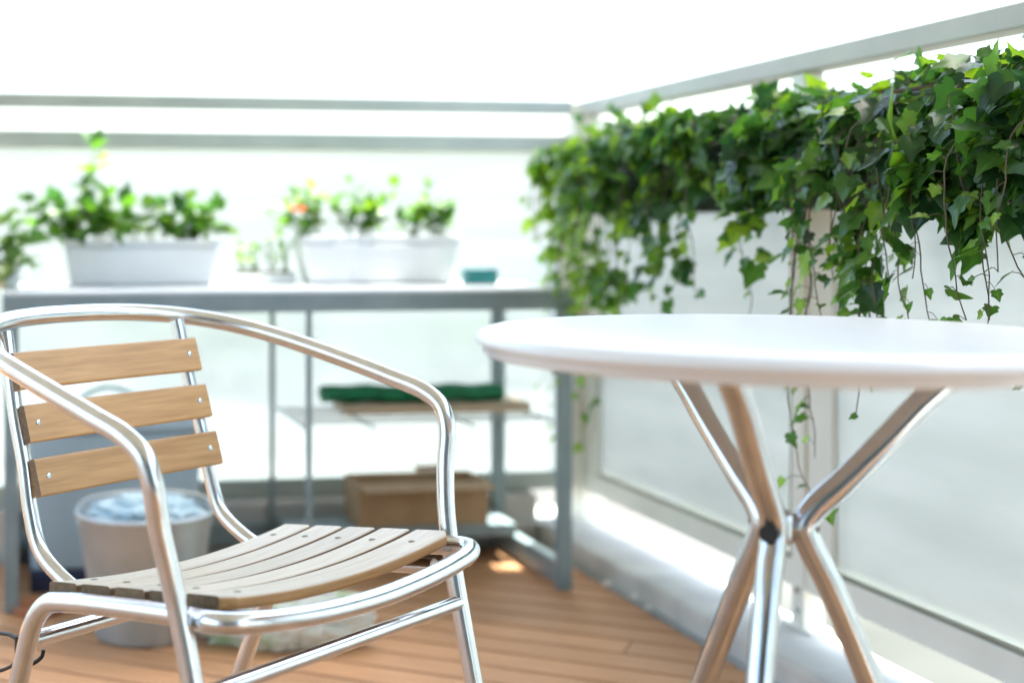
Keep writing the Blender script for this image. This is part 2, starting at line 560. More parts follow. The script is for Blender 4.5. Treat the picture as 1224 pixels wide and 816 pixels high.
SW = .2275
v, f = [], []
riv = []
for k in range(5):
    d0 = k*.0583
    d1 = d0 + (.050 if k < 4 else .0625)
    def prof(t, k=k, d0=d0, d1=d1):
        sag = -.0165*(1 - t*t)
        zc = seat_z((d0 + d1)/2) + sag
        e1 = d1
        if k == 4:
            q = max(0.0, (abs(t) - .93)/.07)
            e1 = d1 - .012*q*q
        p = rr(d0, e1, -.0155, 0)
        tl = .104
        return [(d, zc + z + tl*(d - (d0 + d1)/2)) for d, z in p]
    slat_mesh(v, f, SW, prof)
    for s in (-1, 1):
        t = s*.175/SW
        riv.append((s*.175, (d0 + d1)/2, seat_z((d0 + d1)/2) - .0165*(1 - t*t)))
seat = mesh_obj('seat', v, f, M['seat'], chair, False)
bm = bmesh.new()
bm.from_mesh(seat.data)
bmesh.ops.recalc_face_normals(bm, faces=bm.faces[:])
bm.to_mesh(seat.data)
bm.free()
seat.data.materials.append(M['slat'])                      # paler top faces, ochre front edge, darker ends, gap sides and undersides
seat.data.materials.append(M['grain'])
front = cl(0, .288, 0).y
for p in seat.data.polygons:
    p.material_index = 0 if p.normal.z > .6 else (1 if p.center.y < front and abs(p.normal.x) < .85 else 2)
for a, d, z in riv:
    c = cl(a, d, z)
    lathe_obj('rivet', [(0, .0014), (.003, .0012), (.0048, .0004), (.0050, -.002)], M['strip'], seat, 14, (c.x, c.y, c.z))
# back slats lean with the posts
v, f = [], []
riv = []
lean = R(17.3)
for k in range(3):
    s0 = k*.0715
    zt = .687 - s0*math.cos(lean)
    dt = -.131 + s0*math.sin(lean)
    def prof(t, zt=zt, dt=dt):
        bow = -.004*(1 - t*t)
        p = rr(-.012, 0, -.050, 0, .003)
        cs, sn = math.cos(lean), math.sin(lean)
        return [(dt + bow + x*cs - z*sn, zt + z*cs + x*sn) for x, z in p]
    slat_mesh(v, f, .1765, prof)
    for s in (-1, 1):
        riv.append((s*.157, dt + .025*math.sin(lean) - .0012, zt - .025*math.cos(lean)))
bk = mesh_obj('backrest', v, f, M['slat'], chair, False)
bk.data.materials.append(M['grain'])
for p in bk.data.polygons:
    if abs(p.normal.x) > .8:
        p.material_index = 1
for a, d, z in riv:
    c = cl(a, d, z)
    o = lathe_obj('rivet', [(0, .0020), (.003, .0017), (.0046, .0006), (.0050, -.002)], M['steel'], bk, 16)
    o.rotation_euler = (R(90) - lean, 0, 0)
    o.location = c
for o in (seat, bk):
    md = None
    for p in o.data.polygons:
        p.use_smooth = False

# ------------------------------------------------------------------ table
tu, tw = uw(.572, 1.515)
TT = .7425
table = empty('bistro_table', (tu, tw, 0), 'round white bistro table on three crossing chromed legs', 'table', rz=R(-TH))
prof = [(0, 0), (.288, 0), (.3005, -.0010), (.3085, -.0035), (.3135, -.0085), (.3145, -.0130), (.3120, -.0165), (.3085, -.0178), (.3068, -.0185), (.3062, -.0260), (.3035, -.0285), (.295, -.0290), (0, -.0290)]
lathe_obj('tabletop', [(r*1.02, TT + z) for r, z in prof], M['white'], table, 128)
HUBZ = .534
hub = lathe_obj('hub', [(0, -.017), (.013, -.017), (.016, -.013), (.016, .013), (.013, .017), (0, .017)], M['steel'], table, 32, (0, 0, HUBZ))
for ang_, rf in ((113, .285), (-8, .245), (236, .225)):
    a = R(ang_)
    c, s = math.cos(a), math.sin(a)
    tan = Vector((-s, c, 0))*.004
    pts = [(.196, TT - .030), (.148, .672), (.108, .628), (.066, .584), (.034, .552), (.0245, .534), (.031, .515), (.054, .467), (.054 + (rf - .054)*.45, .25), (rf, .004)]
    P = [Vector((r*c, r*s, z)) for r, z in pts]
    lg = tube_obj('leg', catmull(P, 7), .0138, M['steel'], table, 24)
    lathe_obj('foot_cap', [(0, 0), (.015, 0), (.015, .02), (.013, .022)], M['black'], lg, 24, (rf*c, rf*s, 0))
    v, f = [], []
    add_rings(v, f, rings_of([(.008*c, .008*s, HUBZ), (.022*c, .022*s, HUBZ)], .010, 16))
    mesh_obj('connector', v, f, M['steel'], hub, True)
    v, f = [], []
    add_rings(v, f, rings_of([(.030*c, .030*s, HUBZ), (.0385*c + (.0085*c if ang_ > 200 else 0), .0385*s + (.0085*s if ang_ > 200 else 0), HUBZ)], .0098 if ang_ > 200 else .0075, 20))
    mesh_obj('end_plug', v, f, M['black'], lg, False)
    v, f = [], []
    add_rings(v, f, rings_of([(.176*c, .176*s, TT - .0315), (.216*c, .216*s, TT - .0315)], .006, 8))
    mesh_obj('bracket', v, f, M['steel'], lg, True)

# ------------------------------------------------------------------ potting shelf
SU0, SU1, SW0, SW1, SZ = -.031, 1.298, 3.187, 3.687, .704
shelf = empty('metal_shelf', ((SU0 + SU1)/2, (SW0 + SW1)/2, 0), 'long slate green metal shelf standing before the end railing', 'shelf')
L = shelf.location
def sb(name, u0, u1, w0, w1, z0, z1, m, p=shelf, bev=.002):
    return box_obj(name, u0 - L.x, u1 - L.x, w0 - L.y, w1 - L.y, z0, z1, m, p, bev)
sb('shelf_top', SU0 + .003, SU1 - .003, SW0 + .003, SW1 - .003, SZ - .003, SZ + .006, M['ledge'])
sb('apron', SU0, SU1, SW0, SW0 + .003, SZ - .043, SZ - .001, M['shelf'])
sb('apron', SU0, SU1, SW1 - .003, SW1, SZ - .043, SZ - .001, M['shelf'])
for u in (SU0, SU1 - .003):
    sb('apron', u, u + .003, SW0 + .0035, SW1 - .0035, SZ - .043, SZ - .001, M['shelf'])
SM = .662
for u in (SU0, SU1 - .003):
    d = 1 if u == SU0 else -1
    for w in (SW0 + .0032, SW1 - .0312):
        x0, x1 = (SU0 + .0035, SU0 + .036) if d == 1 else (SU1 - .036, SU1 - .0035)
        sb('leg', x0, x1, w, w + .028, 0, SZ - .0035, M['shelf'])
for w in (SW0 + .0035, SW1 - .0215):
    sb('leg', SM - .0065, SM + .0065, w, w + .013, 0, SZ - .0035, M['shelf'])
for x0 in (SU0 + .006, SU1 - .034):
    sb('bottom_rail', x0, x0 + .026, SW0 + .0315, SW1 - .0315, .012, .062, M['shelf'])
sb('bottom_rail', SU0 + .0365, SM - .0095, SW1 - .026, SW1 - .006, .03, .082, M['shelf'])
sb('bottom_rail', SM + .0095, SU1 - .0365, SW1 - .026, SW1 - .006, .03, .0795, M['shelf'])
sb('low_shelf', SM + .0095, SU1 - .0365, SW1 - .205, SW1 - .0265, .068, .098, M['shelf'])
v, f = [], []
for w in (SW0 + .10, SW0 + .17, SW0 + .24, SW0 + .31, SW0 + .38):
    add_rings(v, f, rings_of([(SM - L.x, w - L.y, .393), (SU1 - .02 - L.x, w - L.y, .393)], .0028, 8))
for u in (SM, SM + .16, SM + .40, SU1 - .022):
    add_rings(v, f, rings_of([(u - L.x, SW0 + .02 - L.y, .3875), (u - L.x, SW1 - .02 - L.y, .3875)], .0035, 8))
mesh_obj('wire_rack', v, f, M['wire'], shelf, True)

pk = box_obj('wooden_plank', .79, 1.262, SW0 + .19, SW0 + .33, .3962, .421, M['plank'], None, .004)
tag(pk, 'pale wooden plank lying on the wire rack under the shelf', 'plank')
# rolled green mat on the plank
v, f = [], []
pts = []
for k in range(25):
    t = k/24
    u = .745 + t*.455
    pts.append((u, SW0 + .245 + .006*math.sin(t*7), .4425 + .0015*math.sin(t*11)))
rg = rings_of(pts, .021, 20)
rg = [[Vector((p.x, (p.y - (SW0 + .245))*2.1 + SW0 + .245, p.z + .002*math.sin(p.x*60))) for p in ring] for ring in rg]
add_rings(v, f, rg)
tag(mesh_obj('rolled_mat', v, f, M['green'], None, True), 'rolled green mat lying on the wooden plank', 'mat')
# cardboard box with open flaps on the low shelf
cb = empty('cardboard_box', (1.021, SW1 - .115, .0987), 'open brown cardboard box on the low shelf', 'box')
x, y, h = .169, .080, .110
bm = bmesh.new()
box(bm, -x, x, -y, -y + .004, 0, h)
box(bm, -x, x, y - .004, y, 0, h)
box(bm, -x, -x + .004, -y + .0045, y - .0045, 0, h)
box(bm, x - .004, x, -y + .0045, y - .0045, 0, h)
box(bm, -x + .0045, x - .0045, -y + .0045, y - .0045, 0, .004)
bm_obj('box_body', bm, M['board'], cb)
for (x0, x1, ysign, tilt) in ((x*.15, x*.62, 1, 18), (-x, x, -1, -172)):
    bm = bmesh.new()
    box(bm, x0, x1, 0, .03 if ysign == 1 else .07, 0, .003, 0, Matrix.Translation((0, ysign*y, h + .001)) @ Matrix.Rotation(R(tilt if ysign == 1 else tilt), 4, 'X'))
    bm_obj('flap', bm, M['board'], cb)

# storage bin under the shelf
bu0, bw0 = uw(-.50, 3.33)
bn = empty('storage_bin', (bu0 + .20, bw0 + .13, 0), 'tall blue grey plastic bin with navy foot, under the shelf', 'bin')
bm = bmesh.new()
bx, by = .205, .15
def frustum(bm, x0, y0, z0, x1, y1, z1, bev=.012):
    t = bmesh.new()
    bmesh.ops.create_cube(t, size=2)
    for vv in t.verts:
        if vv.co.z < 0: vv.co = Vector((vv.co.x*x0, vv.co.y*y0, z0))
        else: vv.co = Vector((vv.co.x*x1, vv.co.y*y1, z1))
    bmesh.ops.bevel(t, geom=t.edges[:], offset=bev, segments=3, affect='EDGES', profile=.6)
    me = bpy.data.meshes.new('tmp'); t.to_mesh(me); t.free(); bm.from_mesh(me); bpy.data.meshes.remove(me)
frustum(bm, bx - .012, by - .012, .0505, bx, by, .370)
bm_obj('bin_body', bm, M['bin'], bn, True)
bm = bmesh.new()
frustum(bm, bx - .008, by - .008, 0, bx - .008, by - .008, .050, .006)
bm_obj('base', bm, M['navy'], bn)
bm = bmesh.new()
frustum(bm, bx + .008, by + .008, .3705, bx + .008, by + .008, .392, .008)
lid = bm_obj('lid', bm, M['bin'], bn, True)
tube_obj('handle', catmull([(-.10, -.14, .392), (-.075, -.15, .456), (-.02, -.155, .480), (.05, -.15, .455), (.085, -.14, .392)], 6), .004, M['teal'], lid, 8)

# zinc bucket with pale blue cloth
bk_u, bk_w = uw(-.205, 2.99)
bc = empty('metal_bucket', (bk_u, bk_w, 0), 'grey zinc bucket holding a cloth, behind the chair', 'bucket')
lathe_obj('bucket_body', [(0, .004), (.098, .004), (.102, 0), (.105, .006), (.142, .252), (.147, .256), (.147, .262), (.143, .265), (.139, .26), (.103, .012), (0, .010)], M['zinc'], bc, 48)
hd = [(-.142, 0, .245), (-.139, -.03, .285), (-.09, -.075, .30), (0, -.10, .305), (.09, -.075, .30), (.139, -.03, .285), (.142, 0, .245)]
tube_obj('handle', catmull([(a*.98, -.3*b + .0, c - .01) for a, b, c in hd], 6), .003, M['steel'], bc, 8)
bm = bmesh.new()
bmesh.ops.create_icosphere(bm, subdivisions=5, radius=1)
for vv in bm.verts:
    n = vv.co.normalized()
    k = 1 + .28*noise.fractal(n*2.3 + Vector((3, 1, 0)), 1.0, 2.0, 4) - .25*abs(noise.noise(n*3.7))
    vv.co = Vector((n.x*.118*k, n.y*.112*k, n.z*.042*k + .252))
for vv in bm.verts:
    rr_ = math.hypot(vv.co.x, vv.co.y)
    lim = .130
    if rr_ > lim:
        vv.co.x *= lim/rr_; vv.co.y *= lim/rr_
cl_o = bm_obj('crumpled_cloth', bm, M['cloth'], None, True)
cl_o.location = (bk_u, bk_w, 0)
tag(cl_o, 'pale blue crumpled cloth stuffed into the zinc bucket', 'cloth')

# plastic bag of greens on the deck
gu, gw = uw(.085, 2.93)
bag = empty('plastic_bag', (gu, gw, 0), 'crumpled clear white plastic bag of greens on the deck behind the chair', 'bag', rz=R(-14))
bm = bmesh.new()
bmesh.ops.create_icosphere(bm, subdivisions=5, radius=1)
for vv in bm.verts:
    n = vv.co.normalized()
    k = 1 + .22*noise.fractal(n*2.0 + Vector((7, 2, 5)), 1.0, 2.0, 4) - .35*abs(noise.noise(n*4.5 + Vector((1, 9, 0))))
    vv.co = Vector((n.x*.185*k, n.y*.10*k, max(n.z*.075*k + .052, .002)))
bm_obj('bag_body', bm, M['bag'], bag, True)

# ------------------------------------------------------------------ leaves
def leaf_shape(kind):
    if kind == 'ivy':
        o = [(0, .02), (.12, -.09), (.27, -.10), (.42, -.01), (.46, .09), (.36, .20), (.45, .33), (.47, .44), (.34, .50), (.23, .60), (.13, .80), (0, 1.0)]
    elif kind == 'oval':
        o = [(0, 0), (.16, .10), (.28, .32), (.27, .58), (.14, .84), (0, 1.0)]
    else:
        o = [(0, 0), (.07, .12), (.10, .40), (.08, .72), (0, 1.0)]
    right = o
    left = [(-x, y) for x, y in o[1:-1]][::-1]
    return right + left


SHAPES = {k: leaf_shape(k) for k in ('ivy', 'oval', 'blade')}


class Leaves:
    def __init__(self):
        self.v, self.f, self.t = [], [], []

    def add(self, pos, tip, nrm, size, tone, kind='ivy', fold=.16, curl=.18):
        tip = tip.normalized()
        side = tip.cross(nrm)
        if side.length < 1e-4:
            side = tip.orthogonal()
        side.normalize()
        nrm = side.cross(tip)
        o = SHAPES[kind]
        b = len(self.v)
        jit = random.uniform(.8, 1.15)
        skew = random.uniform(-.10, .10)
        wav = random.uniform(0, 6)
        n = len(o)
        mid = [(0.5*x, .34 + .52*(y - .34)) for x, y in o]
        for ring, (x, y) in [(0, (0, .34))] + [(1, q) for q in mid] + [(2, q) for q in o]:
            z = abs(x)*fold - curl*(y - .2)*abs(y - .2) - .25*curl*x*x + .035*math.sin(8*x + 5*y + wav)
            self.v.append(pos + side*((x*jit + skew*y*y)*size) + tip*(y*size) + nrm*(z*size))
            vein = .10 if abs(x) < 1e-6 or ring == 0 else 0.0
            self.t.append(min(1.0, max(0.0, tone + vein - .05*(ring == 2))))
        for i in range(n):
            k = (i + 1) % n
            self.f.append((b, b + 1 + i, b + 1 + k))
            self.f.append((b + 1 + i, b + 1 + n + i, b + 1 + n + k, b + 1 + k))

    def build(self, name, material, parent):
        return mesh_obj(name, self.v, self.f, material, parent, True, self.t)


def rnd(s=1.0):
    return Vector((random.uniform(-1, 1), random.uniform(-1, 1), random.uniform(-1, 1)))*s


def wpt(p, L):
    return Vector(p) - Vector(L)


# ------------------------------------------------------------------ ivy troughs on the side railing
def trough(w0, w1, label):
    c = Vector((RAIL_U - .125, (w0 + w1)/2, .885))
    t = empty('hanging_trough', c, label, 'planter', 'troughs hung on the side railing')
    hl = (w1 - w0)/2
    bm = bmesh.new()
    frustum(bm, .072, hl - .02, 0, .088, hl, .175, .008)
    bm_obj('trough_body', bm, M['trough'], t)
    bm = bmesh.new()
    box(bm, -.080, .080, -hl + .01, hl - .01, .1755, .182, .002)
    bm_obj('soil', bm, M['soil'], t)
    for s in (-1, 1):
        y = s*hl*.6
        pts = [(.089, y, .10), (.092, y, .19), (.098, y, .2265), (.130, y, .2275), (.145, y, .222), (.1455, y, .19)]
        tube_obj('hook', catmull(pts, 5), .004, M['black'], t, 8)
    return t


trough(2.56, 3.38, 'dark trough behind the farther ivy, near the corner post')
trough(1.62, 2.44, 'dark trough under the nearer ivy, at the right')


def ivy(name, label, w0, w1, n_fill, n_vine, long_list, clumps, seed, lit_tone_end, low0, smin, smax, gap=None, lift=0.0, grp='ivy plants trailing from the railing'):
    random.seed(seed)
    uc = RAIL_U - .125
    L = Vector((uc, (w0 + w1)/2, 1.065))
    t = empty(name, L, label, 'ivy', grp)
    lv = Leaves()
    sv, sf = [], []
    S0 = Vector((seed*3.1, 0, 0))

    def size():
        return smin + (smax - smin)*random.random()**2.3

    def leafat(p, out, drop, sz, paler):
        tip = (Vector((0, 0, -1))*drop + out*.6 + rnd(.7)).normalized()
        nr = (out*.9 + Vector((0, 0, .6)) + rnd(.8)).normalized()
        tone = min(1, max(0, random.gauss(.38, .25) + paler))
        lv.add(p - L, tip, nr, sz, tone, 'ivy', random.uniform(.05, .30), random.uniform(.02, .40))

    def young_or_lit_tone(p):
        k = .25*max(0.0, noise.noise(p*9 + S0))
        if lit_tone_end and p.y > w1 - .40:  # leaves toward the corner end toned paler to look sunlit
            k += .42*(p.y - (w1 - .40))/.40
        if random.random() < .13:
            k += .40
        return k
    # mound above and over the front of the trough: lumps with hollows between them
    made = 0
    while made < n_fill:
        w = random.uniform(w0 - .05, w1 + (.06 if lit_tone_end else .02))
        th = random.uniform(-.55, math.pi*.98)                # 0 = outer side, pi = deck side
        lump = noise.noise(Vector((w*7, th*1.6, seed)))
        if lump < -.18 and random.random() < .75:
            continue
        made += 1
        rad_u = .125 + .075*lump
        rad_z = .060 + .055*noise.noise(Vector((w*6.0, th*.8, seed + 5)))
        q = random.uniform(.5, 1.0)**.5
        p = Vector((uc + math.cos(th)*rad_u*q, w, 1.03 + lift + math.sin(th)*rad_z*q))
        out = Vector((math.cos(th), random.uniform(-.6, .6), math.sin(th)*.8 + .1)).normalized()
        leafat(p, out, random.uniform(.1, .9), size(), young_or_lit_tone(p))
    # curtain of foliage on the deck side
    made = 0
    while made < int(n_fill*.95):
        w = random.uniform(w0 - .06, w1 + (.08 if lit_tone_end else .02))
        low = low0 + .10*noise.noise(Vector((w*8, 3, seed)))
        if gap and gap[0] < w < gap[1]:
            low = .93 + .07*noise.noise(Vector((w*9, 1, seed)))
        z = 1.05 - (1.05 - low)*random.random()**.9
        lump = noise.noise(Vector((w*8, z*9, seed)))
        if lump < -.12 and random.random() < .8:
            continue
        made += 1
        u = uc - .105 - .085*max(-.3, lump) - random.uniform(0, .045)
        p = Vector((u, w, z))
        leafat(p, Vector((-1, random.uniform(-.5, .5), .25)).normalized(), random.uniform(.5, 1.2), size(), young_or_lit_tone(p))
    # hanging bunches
    for w, z, rw, rz, n, dv in clumps:
        for i in range(n):
            d = rnd()
            while d.length > 1:
                d = rnd()
            p = Vector((uc - .13 + d.x*.05 - dv, w + d.y*rw, z + d.z*rz))
            leafat(p, Vector((-1, random.uniform(-.6, .6), .2)).normalized(), random.uniform(.5, 1.1), size()*.95, young_or_lit_tone(p) + .06)
        pts = [Vector((uc - .02, w, 1.04)), Vector((uc - .13, w, 1.0)), Vector((uc - .135 - dv, w, z + rz))]
        add_rings(sv, sf, rings_of([q - L for q in catmull(pts, 6)], .0016, 5))
    # vines
    vines = []
    for i in range(n_vine):
        w = random.uniform(w0 - .02, w1 + (.06 if lit_tone_end else 0))
        if gap and gap[0] < w < gap[1]:
            continue
        vines.append((w, random.choice((.08, .12, .16, .20, .24)) * random.uniform(.8, 1.25) + (1.02 - low0)*.8, random.uniform(0, .05)))
    vines += list(long_list)
    for w, ln, off in vines:
        p = Vector((uc + random.uniform(-.04, .03), w, 1.055))
        d = Vector((-.75, random.uniform(-.5, .5), .15)).normalized()
        pts = [p.copy()]
        step = .020
        tot = ln + .17
        s = 0.0
        while s < tot:
            grav = .20 if s < .16 else .17
            d = (d + Vector((0, 0, -grav)) + rnd(.24)).normalized()
            if p.x < uc - .15 - off and d.x < -.05:
                d.x *= .2
            if p.x > uc - .105 and p.z < 1.05:
                d.x -= .35
                d.normalize()
            p = p + d*step
            pts.append(p.copy())
            s += step
        n = len(pts)
        add_rings(sv, sf, rings_of([q - L for q in pts], [.0013*(1 - .6*i/n) + .0003 for i in range(n)], 5))
        i = 3
        while i < n:
            sd = Vector((random.uniform(-.7, .2), random.choice((-1, 1))*random.uniform(.4, 1), random.uniform(-.5, .4))).normalized()
            q = pts[i] + sd*random.uniform(.010, .030)
            add_rings(sv, sf, rings_of([pts[i] - L, (pts[i] + q)/2 - L + Vector((0, 0, .004)), q - L], .0006, 4))
            taper = 1.0 - .5*(i/n)**2
            leafat(q, (sd + Vector((-.8, 0, .2))).normalized(), random.uniform(.5, 1.1), size()*taper, young_or_lit_tone(q) + (.12 if i/n > .7 else 0))
            i += random.choice((1, 1, 2, 2, 4))
    # upright shoots
    for i in range(11 if lift == 0 else 7):
        w = random.uniform(w0, w1)
        p = Vector((uc + random.uniform(-.10, .06), w, 1.065 + lift))
        d = Vector((random.uniform(-.3, .3), random.uniform(-.3, .3), 1)).normalized()
        pts = [p.copy()]
        for k in range(random.randint(1, 3)):
            d = (d + rnd(.25)).normalized()
            p = p + d*.02
            pts.append(p.copy())
        add_rings(sv, sf, rings_of([q - L for q in pts], .0010, 5))
        for q in pts[1:]:
            sd = Vector((random.uniform(-1, 1), random.uniform(-1, 1), .4)).normalized()
            leafat(q + sd*.01, sd, -.1, random.uniform(.024, .038), .25)
    lv.build('foliage', M['ivy'], t)
    mesh_obj('stems', sv, sf, M['stem'], t, True)
    return t


ivy('ivy_plant', 'bushy ivy in the farther trough, bright leaves reaching the corner post', 2.60, 3.24, 680, 8,
    [(2.86, .42, .02), (2.95, .62, .03), (2.99, .66, .0), (3.03, .56, .02), (3.12, .80, .01), (3.15, .55, .0), (3.24, .58, .02)],
    [(3.24, .87, .07, .085, 55, .0), (3.12, .80, .05, .07, 24, .01), (2.98, .725, .12, .045, 60, .0), (3.17, .70, .04, .06, 22, .0), (2.70, .80, .05, .10, 42, .0)], 11, True, .895, .026, .054)
ivy('ivy_plant', 'dark dense ivy in the nearer trough, leafy strands hanging above the table', 1.60, 2.44, 830, 22,
    [(1.98, .34, .02), (2.05, .40, .05), (2.09, .62, .03), (2.04, .52, .02), (2.36, .34, .0), (1.92, .36, .04), (1.88, .30, .02), (1.95, .40, .03), (2.01, .33, .0), (2.09, .37, .03)],
    [(2.05, .79, .06, .07, 26, .0), (1.99, .81, .05, .06, 14, .02), (2.37, .86, .035, .10, 26, .0), (1.92, .78, .05, .05, 10, .03)], 23, False, .86, .024, .062, (2.12, 2.33), -.004)
random.seed(77)
gt = empty('grass_tuft', (RAIL_U - .24, 1.90, .93), 'tuft of narrow yellow green blades among the nearer ivy', 'plant')
lv = Leaves()
for i in range(9):
    d = Vector((random.uniform(-.5, -.1), random.uniform(-1, .3), random.uniform(.1, 1)))
    lv.add(rnd(.012), d, Vector((-1, 0, .3)) + rnd(.3), random.uniform(.09, .15), random.uniform(.6, .85), 'blade', .3, .35)
lv.build('blades', M['herb'], gt)

# ------------------------------------------------------------------ planters and plants on the shelf
def planter(name, X0, X1, Zf, hgt, depth, label, taper=.90):
    """box planter on the shelf top, front face facing the deck"""
    (u0, w0) = uw(X0, Zf)
    wd = (X1 - X0)
    t = empty(name, (u0 + wd/2*.99, w0 + depth/2, SZ + .0065), label, 'planter', 'white planters on the shelf')
    bm = bmesh.new()
    frustum(bm, wd/2*taper, depth/2*taper, 0, wd/2*.985, depth/2*.985, hgt - .016, .012)
    bm_obj('planter_body', bm, M['pot'], t, True)
    bm = bmesh.new()
    rim = .012
    hx, hy = wd/2, depth/2
    for x0, x1, y0, y1 in ((-hx, hx, -hy, -hy + rim), (-hx, hx, hy - rim, hy), (-hx, -hx + rim, -hy + rim, hy - rim), (hx - rim, hx, -hy + rim, hy - rim)):
        box(bm, x0, x1, y0, y1, hgt - .0155, hgt, .002)
    bm_obj('rim', bm, M['pot'], t)
    bm = bmesh.new()
    box(bm, -hx + rim + .001, hx - rim - .001, -hy + rim + .001, hy - rim - .001, hgt - .0155, hgt - .004)
    bm_obj('soil', bm, M['soil'], t)
    return t


def k2X(x, Z):
    return (x - 290)/1700*Z


p1 = planter('flower_planter', k2X(76, 3.46), k2X(268, 3.46), 3.46, .114, .16, 'bluish white planter with ivy, the left one on the shelf')
p2 = planter('flower_planter', k2X(362, 3.58), k2X(562, 3.58), 3.58, .122, .15, 'wide white planter with separate small plants, right of the trailing ivy', .88)


def shoot_plant(name, label, cat, root, shoots, material, stemmat, kind, size, grp=None, seed=1, tone=(.45, .22), every=.02):
    """shoots: list of (start offset, direction, length, droop)"""
    random.seed(seed)
    L = Vector(root)
    t = empty(name, L, label, cat, grp)
    lv = Leaves()
    sv, sf = [], []
    for off, d, ln, droop in shoots:
        p = Vector(off)
        d = Vector(d).normalized()
        pts = [p.copy()]
        s = 0
        while s < ln:
            d = (d + Vector((0, 0, -droop)) + rnd(.14)).normalized()
            p = p + d*.015
            s += .015
            pts.append(p.copy())
        n = len(pts)
        add_rings(sv, sf, rings_of(pts, [.0022*(1 - .6*i/n) for i in range(n)], 5))
        acc = 0
        for i in range(1, n):
            acc += .015
            if acc >= every or i == n - 1:
                acc = 0
                for rep in range(random.choice((1, 2))):
                    sd = Vector((random.uniform(-1, 1), random.uniform(-1, 1), random.uniform(-.3, .6))).normalized()
                    tp = (sd + d*.5 + Vector((0, 0, -.15))).normalized()
                    lv.add(pts[i] + sd*.006, tp, (Vector((0, 0, 1)) + rnd(.6)).normalized(), size*random.uniform(.7, 1.25), min(1, max(0, random.gauss(*tone))), kind)
    lv.build('foliage', material, t)
    mesh_obj('stems', sv, sf, stemmat, t, True)
    return t


def at(x, Z, z):
    u, w = uw(k2X(x, Z), Z)
    return (u, w, z)


top1 = SZ + .0065 + .112
top2 = SZ + .0065 + .122
random.seed(3)
sh = []
for i in range(34):
    a = random.uniform(-.19, .19)
    sh.append(((a, random.uniform(-.05, .05), 0), (random.uniform(-.7, .5), random.uniform(-.8, .4), random.uniform(.5, 1.1)), random.uniform(.05, .12), random.uniform(.02, .12)))
sh += [((-.11, 0, 0), (-.12, 0, 1), .245, .0), ((-.10, .01, 0), (-.45, 0, 1), .15, .02), ((-.15, 0, 0), (-1, -.1, .6), .17, .05), ((-.14, -.03, 0), (-1, -.5, .5), .16, .10), ((-.16, -.02, 0), (-1, -.2, .9), .15, .04)]
shoot_plant('ivy_plant', 'leafy ivy in the left planter with one tall upright shoot', 'ivy', at(171, 3.54, top1), sh, M['herb'], M['gstem'], 'ivy', .046, None, 3, (.50, .25), .016)
sh = []
for i in range(16):
    sh.append(((random.uniform(-.10, .10), random.uniform(-.02, .02), .0), (random.uniform(-.9, .9), random.uniform(-.9, -.1), random.uniform(.1, .9)), random.uniform(.08, .16), random.uniform(.05, .2)))
vp = empty('small_pot', at(6, 3.38, SZ + .0065), 'small white pot under the trailing variegated plant at the shelf end', 'plant pot')
lathe_obj('pot_body', [(0, 0), (.032, 0), (.042, .06), (.044, .062), (.044, .068), (.040, .068), (.038, .058), (0, .056)], M['pot'], vp, 32)
shoot_plant('trailing_plant', 'pale variegated trailing plant at the left end of the shelf', 'plant', at(6, 3.38, SZ + .066), sh, M['pale_leaf'], M['gstem'], 'ivy', .046, None, 5, (.40, .3), .02)
sh = [((random.uniform(-.03, .03), random.uniform(-.03, .03), 0), (random.uniform(-1, .2), random.uniform(-.5, .3), random.uniform(.5, 1.2)), random.uniform(.08, .15), .05) for i in range(12)]
fl = shoot_plant('flowering_plant', 'bushy plant with one orange bloom at the left of the wide planter', 'plant', at(372, 3.66, top2), sh, M['herb'], M['gstem'], 'oval', .042, 'plants in the wide planter', 8, (.5, .25), .02)
lv = Leaves()
for k in range(14):
    a = k*2.4
    d = Vector((math.cos(a), math.sin(a)*.6 - .3, .25 + .04*k))
    lv.add(Vector((-.042, -.05, .062)), d, Vector((0, -.4, 1)), .024, random.random(), 'oval')
lv.build('flower', M['petal'], fl)
sh = [((random.uniform(-.03, .03), random.uniform(-.02, .02), 0), (random.uniform(-.6, .5), random.uniform(-.4, .3), 1), random.uniform(.06, .11), .03) for i in range(9)]
shoot_plant('leafy_plant', 'upright plant with tall narrow leaves in the middle of the wide planter', 'plant', at(432, 3.66, top2), sh + [((0, 0, 0), (.02, 0, 1), .15, 0), ((.02, 0, 0), (.5, 0, 1), .15, 0)], M['herb'], M['gstem'], 'oval', .050, 'plants in the wide planter', 9, (.5, .25), .022)
sh = [((random.uniform(-.06, .05), random.uniform(-.02, .02), 0), (random.uniform(-.6, .5), random.uniform(-.4, .3), random.uniform(.5, 1)), random.uniform(.04, .08), .05) for i in range(16)]
shoot_plant('leafy_plant', 'low spreading plant at the right end of the wide planter', 'plant', at(515, 3.66, top2), sh + [((.0, 0, 0), (.05, 0, 1), .13, 0)], M['herb'], M['gstem'], 'oval', .042, 'plants in the wide planter', 10, (.5, .25), .02)
